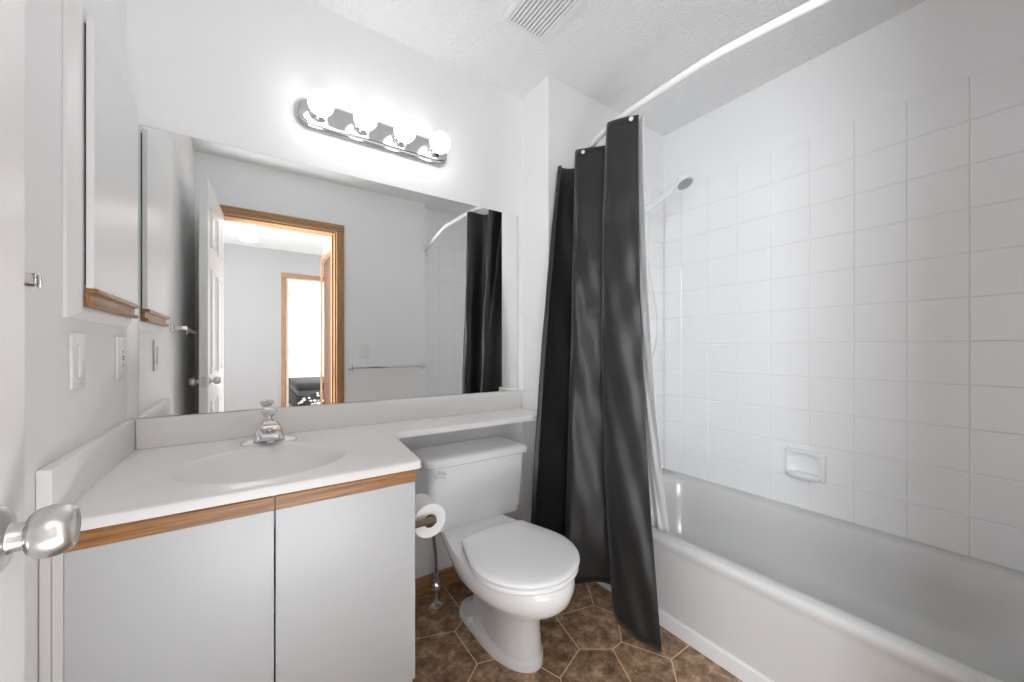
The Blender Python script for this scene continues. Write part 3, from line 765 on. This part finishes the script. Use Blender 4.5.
def circ(r, y): return [(RX + r * cos(2 * pi * i / NR), y, RZc + r * sin(2 * pi * i / NR)) for i in range(NR)]
loft(bm, [circ(0.0205, ya), circ(0.050, ya), circ(0.0525, ya + 0.002), circ(0.0525, yb - 0.002), circ(0.050, yb), circ(0.0205, yb), circ(0.0205, ya)], cap0=False, cap1=False)
bmesh.ops.remove_doubles(bm, verts=bm.verts, dist=1e-6); fixn(bm)
link('paper', bm, 'paper', rl, smooth=True)
bm = bmesh.new()
loft(bm, [circ(0.0190, ya + 0.0005), circ(0.0203, ya + 0.0005), circ(0.0203, yb - 0.0005), circ(0.0190, yb - 0.0005), circ(0.0190, ya + 0.0005)], cap0=False, cap1=False)
bmesh.ops.remove_doubles(bm, verts=bm.verts, dist=1e-6); fixn(bm)
link('card_tube', bm, 'card', rl, smooth=True)

# ------------------------------------------------------------------ bathtub
tb = thing('bathtub', 'white alcove bathtub with a plain apron along the tiled wall', 'bathtub', (1.67, 0.6, 0))
BX0, BX1, BY0, BY1 = 1.296, XT - 0.0035, YT + 0.003, YE - 0.003
bxc, byc = (BX0 + BX1) / 2, (BY0 + BY1) / 2; bhx, bhy = (BX1 - BX0) / 2, (BY1 - BY0) / 2
bm = bmesh.new()
rings = [rr3(BX0 + 0.014, BX1, BY0, BY1, 0.006, 0.001), rr3(BX0 + 0.012, BX1, BY0, BY1, 0.006, 0.285), rr3(BX0 + 0.006, BX1, BY0, BY1, 0.008, 0.305), rr3(BX0 + 0.001, BX1, BY0, BY1, 0.01, 0.318), rr3(BX0, BX1, BY0, BY1, 0.01, 0.330),
         rr3(BX0 + 0.004, BX1 - 0.001, BY0 + 0.001, BY1 - 0.001, 0.012, 0.340), rr3(BX0 + 0.010, BX1 - 0.004, BY0 + 0.004, BY1 - 0.004, 0.016, 0.3445),
         rr3(BX0 + 0.044, BX1 - 0.068, BY0 + 0.085, BY1 - 0.075, 0.17, 0.3455), rr3(BX0 + 0.054, BX1 - 0.078, BY0 + 0.097, BY1 - 0.085, 0.165, 0.341), rr3(BX0 + 0.070, BX1 - 0.086, BY0 + 0.107, BY1 - 0.091, 0.165, 0.328),
         rr3(BX0 + 0.084, BX1 - 0.098, BY0 + 0.150, BY1 - 0.103, 0.16, 0.25), rr3(BX0 + 0.105, BX1 - 0.116, BY0 + 0.215, BY1 - 0.120, 0.15, 0.14), rr3(BX0 + 0.135, BX1 - 0.145, BY0 + 0.27, BY1 - 0.15, 0.12, 0.085), rr3(BX0 + 0.19, BX1 - 0.20, BY0 + 0.35, BY1 - 0.21, 0.08, 0.072)]
loft(bm, rings); fixn(bm)
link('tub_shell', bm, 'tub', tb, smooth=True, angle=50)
bm = bmesh.new()
extrude_poly(bm, [(BX0 + 0.0005, 0.001), (BX0 + 0.0005, 0.052), (BX0 + 0.004, 0.057), (BX0 + 0.0120, 0.058), (BX0 + 0.0120, 0.001)], 'y', YF + 0.001, BY1 - 0.006)
o = link('base_strip', bm, 'white_paint', tb)
bm = bmesh.new()
box(bm, XT - 0.0075, XT - 0.0022, BY0, BY1, 0.336, 0.3495, 0.002); box(bm, 1.30, XT - 0.0075, YE - 0.0075, YE - 0.0022, 0.336, 0.3495, 0.002)
link('caulk_bead', bm, 'tub', tb, smooth=True)
link('drain', lathe(bmesh.new(), [(0, 0.028), (0.003, 0.028), (0.004, 0.022), (0.002, 0.02), (0.001, 0)], (1.66, 1.08, 0.0723), n=28), 'chrome', tb, smooth=True)
bm = lathe(bmesh.new(), [(0, 0.036), (0.006, 0.035), (0.010, 0.028), (0.011, 0)], (1.66, BY1 - 0.108, 0.235), (0, -1, 0.16), 28)
link('overflow_plate', bm, 'chrome', tb, smooth=True)

# tub spout and mixer on the end wall, behind the curtain
ts = thing('tub_spout', 'chrome tub spout low on the tiled end wall behind the curtain', 'spout', (1.66, YE, 0.5))
link('spout', tube(bmesh.new(), [(1.66, YE - 0.003, 0.50), (1.66, YE - 0.07, 0.50), (1.66, YE - 0.12, 0.495), (1.66, YE - 0.135, 0.478)], [0.026, 0.025, 0.023, 0.018], 18), 'chrome', ts, smooth=True)

# soap dish
sdh = thing('soap_dish', 'white ceramic soap dish set into the tiled wall above the tub', 'soap dish', (XT, 0.658, 0.545))
bm = bmesh.new()
yc, zc = 0.658, 0.548
def sring(hy, hz, x, r, dz=0): return [(x, yc + a, zc + dz + b) for a, b in rrect(0, 0, hy, hz, r, 8)]
xf = XT - 0.0022
rings = [sring(.076, .064, xf, .012), sring(.076, .064, xf - 0.010, .012), sring(.072, .060, xf - 0.020, .016), sring(.066, .054, xf - 0.022, .030, 0.002), sring(.060, .048, xf - 0.019, .036, 0.003), sring(.054, .042, xf - 0.008, .036, 0.003), sring(.044, .030, xf - 0.003, .028, 0.003)]
loft(bm, rings); fixn(bm)
link('dish_plate', bm, 'porcelain', sdh, smooth=True, angle=40)
bm = bmesh.new()
def tray(k, z, dx):
    out = []
    for i in range(25):
        a = pi * i / 24
        out.append((xf - 0.0040 - sin(a) ** 0.55 * 0.0615 * dx, yc - k * 0.064 * cos(a), zc + z))
    return out
loft(bm, [tray(0.70, -0.064, .45), tray(0.88, -0.058, .75), tray(0.98, -0.046, .97), tray(1.0, -0.036, 1.0), tray(0.97, -0.031, .97), tray(0.94, -0.0315, .93), tray(0.88, -0.0330, .85), tray(0.80, -0.0335, .70)])
fixn(bm)
link('dish_tray', bm, 'porcelain', sdh, smooth=True, angle=50)

# ------------------------------------------------------------------ shower rod, curtain, liner, hand shower
RZD = 1.955
rodp = [(1.308, YE - 0.009), (1.232, 1.185), (1.197, 1.09), (1.172, 0.97), (1.163, 0.85), (1.158, 0.65), (1.166, 0.546), (1.200, 0.352), (1.252, 0.10), (1.310, YT + 0.009)]
sr = thing('shower_rod', 'white curved shower curtain rod spanning the tub alcove', 'curtain rod', (1.24, 0.6, RZD))
link('rod', tube(bmesh.new(), [(x, y, RZD) for x, y in rodp], 0.0125, 18, 72), 'rod', sr, smooth=True)
link('flange', lathe(bmesh.new(), [(0.0005, 0.020), (0.006, 0.020), (0.012, 0.017), (0.03, 0.0155)], (1.318, YE - 0.0035, RZD), (-0.35, -1, 0), 28), 'rod', sr, smooth=True)
link('flange', lathe(bmesh.new(), [(0.0005, 0.034), (0.008, 0.033), (0.014, 0.020), (0.03, 0.016)], (1.318, YT + 0.0035, RZD), (-0.22, 1, 0), 28), 'rod', sr, smooth=True)

def sheet(name, top, bot, ztop, zbot, ease, m, parent, nu=150, nv=56, wr=0.003, thick=0.0012, mid=None):
    T = crom([(x, y, 0) for x, y in top], nu); Bt = crom([(x, y, 0) for x, y in bot], nu)
    Md = crom([(x, y, 0) for x, y in mid], nu) if mid else None
    bm = bmesh.new(); G = []
    for j in range(nv):
        v = j / (nv - 1); row = []
        for i in range(nu):
            u = i / (nu - 1)
            if Md:
                # quadratic through top, mid (v=.5), bottom
                p = T[i] * (2 * (v - .5) * (v - 1)) + Md[i] * (-4 * v * (v - 1)) + Bt[i] * (2 * v * (v - .5))
            else:
                e = ease(v); p = T[i].lerp(Bt[i], e)
            zt, zb = ztop(u), zbot(u)
            z = zt + (zb - zt) * v
            wob = wr * (sin(37 * u + 9 * v) * sin(11 * v + 5 * u) + 0.5 * sin(23 * v + 61 * u) + 0.45 * sin(47 * v - 30 * u) * sin(14 * u + 3 * v))
            row.append(bm.verts.new((p.x + wob * min(1, v * 4), p.y + 0.5 * wob, z)))
        G.append(row)
    for a, b in zip(G, G[1:]):
        for i in range(nu - 1): bm.faces.new((a[i], a[i + 1], b[i + 1], b[i]))
    o = link(name, bm, m, parent, smooth=True, angle=180)
    sd = o.modifiers.new('thick', 'SOLIDIFY'); sd.thickness = thick; sd.offset = 0
    return o, T
def lerpf(pts):
    def f(u):
        for (a, x), (b, y) in zip(pts, pts[1:]):
            if u <= b: 
                k = (u - a) / (b - a); k = k * k * (3 - 2 * k)
                return x + (y - x) * k
        return pts[-1][1]
    return f
cu = thing('shower_curtain', 'charcoal satin shower curtain bunched at the end of the tub beside the toilet', 'curtain', (1.15, 1.1, 0.03))
ctop = [(1.186, 0.897), (1.166, 0.935), (1.142, 0.975), (1.134, 1.000), (1.160, 1.022), (1.222, 1.045), (1.243, 1.070), (1.232, 1.112), (1.195, 1.165), (1.168, 1.205), (1.185, 1.228), (1.250, 1.232), (1.290, 1.262), (1.276, 1.305), (1.235, 1.345), (1.190, 1.350), (1.196, 1.332)]
cmid = [(1.172, 0.868), (1.147, 0.910), (1.122, 0.965), (1.113, 1.005), (1.140, 1.030), (1.200, 1.030), (1.226, 1.055), (1.215, 1.095), (1.165, 1.150), (1.130, 1.190), (1.145, 1.218), (1.215, 1.225), (1.250, 1.260), (1.220, 1.295), (1.140, 1.325), (1.070, 1.332), (1.080, 1.315)]
cbot = [(1.150, 0.775), (1.130, 0.810), (1.112, 0.860), (1.108, 0.925), (1.130, 0.975), (1.180, 1.000), (1.205, 1.035), (1.195, 1.080), (1.140, 1.135), (1.090, 1.180), (1.095, 1.205), (1.170, 1.215), (1.200, 1.245), (1.160, 1.275), (1.070, 1.300), (0.985, 1.305), (0.990, 1.290)]
zt = lerpf([(0, 1.938), (0.08, 1.941), (0.2, 1.940), (0.33, 1.925), (0.42, 1.930), (0.55, 1.935), (0.68, 1.92), (0.85, 1.925), (1, 1.925)])
zb = lerpf([(0, 0.035), (0.18, 0.055), (0.30, 0.13), (0.40, 0.105), (0.55, 0.085), (1, 0.08)])
cl, T = sheet('curtain_cloth', ctop, cbot, zt, zb, None, 'fabric', cu, nu=220, nv=70, mid=cmid)
for (px, py, z) in ((1.172, 0.918, 1.922), (1.184, 1.178, 1.914)):
    # hook button on the room side of the hem
    nn = Vector((-0.88, -0.47, 0)).normalized()
    lk = link('curtain_hook', lathe(bmesh.new(), [(0.0, 0.008), (0.003, 0.0085), (0.006, 0.006), (0.007, 0)], Vector((px, py, z)) + nn * 0.008, nn, 16), 'plastic', cu, smooth=True)
ltop = [(1.196, 0.884), (1.218, 0.93), (1.245, 0.97), (1.262, 1.02), (1.280, 1.06), (1.278, 1.11), (1.30, 1.17), (1.318, 1.24), (1.33, 1.30)]
lbot = [(1.392, 0.895), (1.385, 0.935), (1.400, 0.97), (1.385, 1.01), (1.402, 1.05), (1.390, 1.09), (1.405, 1.13), (1.395, 1.17), (1.405, 1.20)]
ln = thing('shower_liner', 'white vinyl shower liner hanging inside the tub behind the dark curtain', 'curtain liner', (1.38, 1.05, 0.2))
sheet('liner_sheet', ltop, lbot, lambda u: 1.935, lambda u: 0.25, lambda v: v ** 2.0, 'liner', ln, nu=110, nv=40, wr=0.0025, thick=0.0008)

hs = thing('hand_shower', 'white hand shower on a wall arm above the tub', 'shower head', (1.66, YE, 1.80))
bm = bmesh.new()
lathe(bm, [(0.0005, 0.028), (0.006, 0.026), (0.010, 0.012)], (1.66, YE - 0.003, 1.83), (0, -1, 0), 24)
tube(bm, [(1.66, YE - 0.008, 1.83), (1.66, YE - 0.06, 1.832), (1.66, YE - 0.11, 1.815), (1.66, YE - 0.150, 1.79)], 0.0105, 14, 20)
link('shower_arm', bm, 'plastic', hs, smooth=True)
bm = bmesh.new(); lathe(bm, [(-0.018, 0.014), (-0.014, 0.019), (0.014, 0.019), (0.018, 0.014)], (1.66, 1.202, 1.785), (0.2, -0.8, 0.6), 20)
lathe(bm, [(-0.02, 0.016), (0.02, 0.016)], (1.652, 1.212, 1.782), (1, 0, 0), 18)
link('holder_bracket', bm, 'plastic', hs, smooth=True)
p0 = Vector((1.655, 1.225, 1.757)); p1 = Vector((1.705, 1.03, 1.862))
link('handle', tube(bmesh.new(), [p0, p0.lerp(p1, .3) + Vector((0, 0, .004)), p0.lerp(p1, .65) + Vector((0, 0, .012)), p1 + Vector((-0.008, 0.022, 0.012))], [0.0115, 0.0125, 0.013, 0.016], 16), 'plastic', hs, smooth=True)
fd = Vector((-0.02, -0.42, -0.90)).normalized()
hd = link('spray_head', lathe(bmesh.new(), [(-0.034, 0.010), (-0.032, 0.026), (-0.020, 0.040), (-0.004, 0.0465), (0.005, 0.0465), (0.009, 0.043), (0.009, 0.036)], p1, fd, 36), 'plastic', hs, smooth=True)
o = sub('spray_face', lathe(bmesh.new(), [(0.0085, 0.036), (0.010, 0.035), (0.0115, 0.024), (0.0095, 0.021), (0.0115, 0.018), (0.012, 0.010), (0.010, 0.008), (0.0122, 0.006), (0.0125, 0)], p1, fd, 32), 'grey_plastic', hd, smooth=True)
o['label'] = 'grey spray face'
link('hose', tube(bmesh.new(), [tuple(p0 + Vector((-0.0005, 0.004, -0.003))), (1.668, 1.228, 1.70), (1.675, 1.222, 1.60), (1.690, 1.212, 1.48), (1.708, 1.20, 1.36), (1.722, 1.19, 1.24), (1.724, 1.19, 1.12), (1.700, 1.20, 1.03), (1.655, 1.225, 1.01), (1.612, 1.24, 1.08), (1.598, 1.25, 1.25), (1.600, 1.25, 1.5), (1.625, 1.24, 1.70), (1.66, 1.235, 1.775)], 0.006, 10, 90), 'plastic', hs, smooth=True)
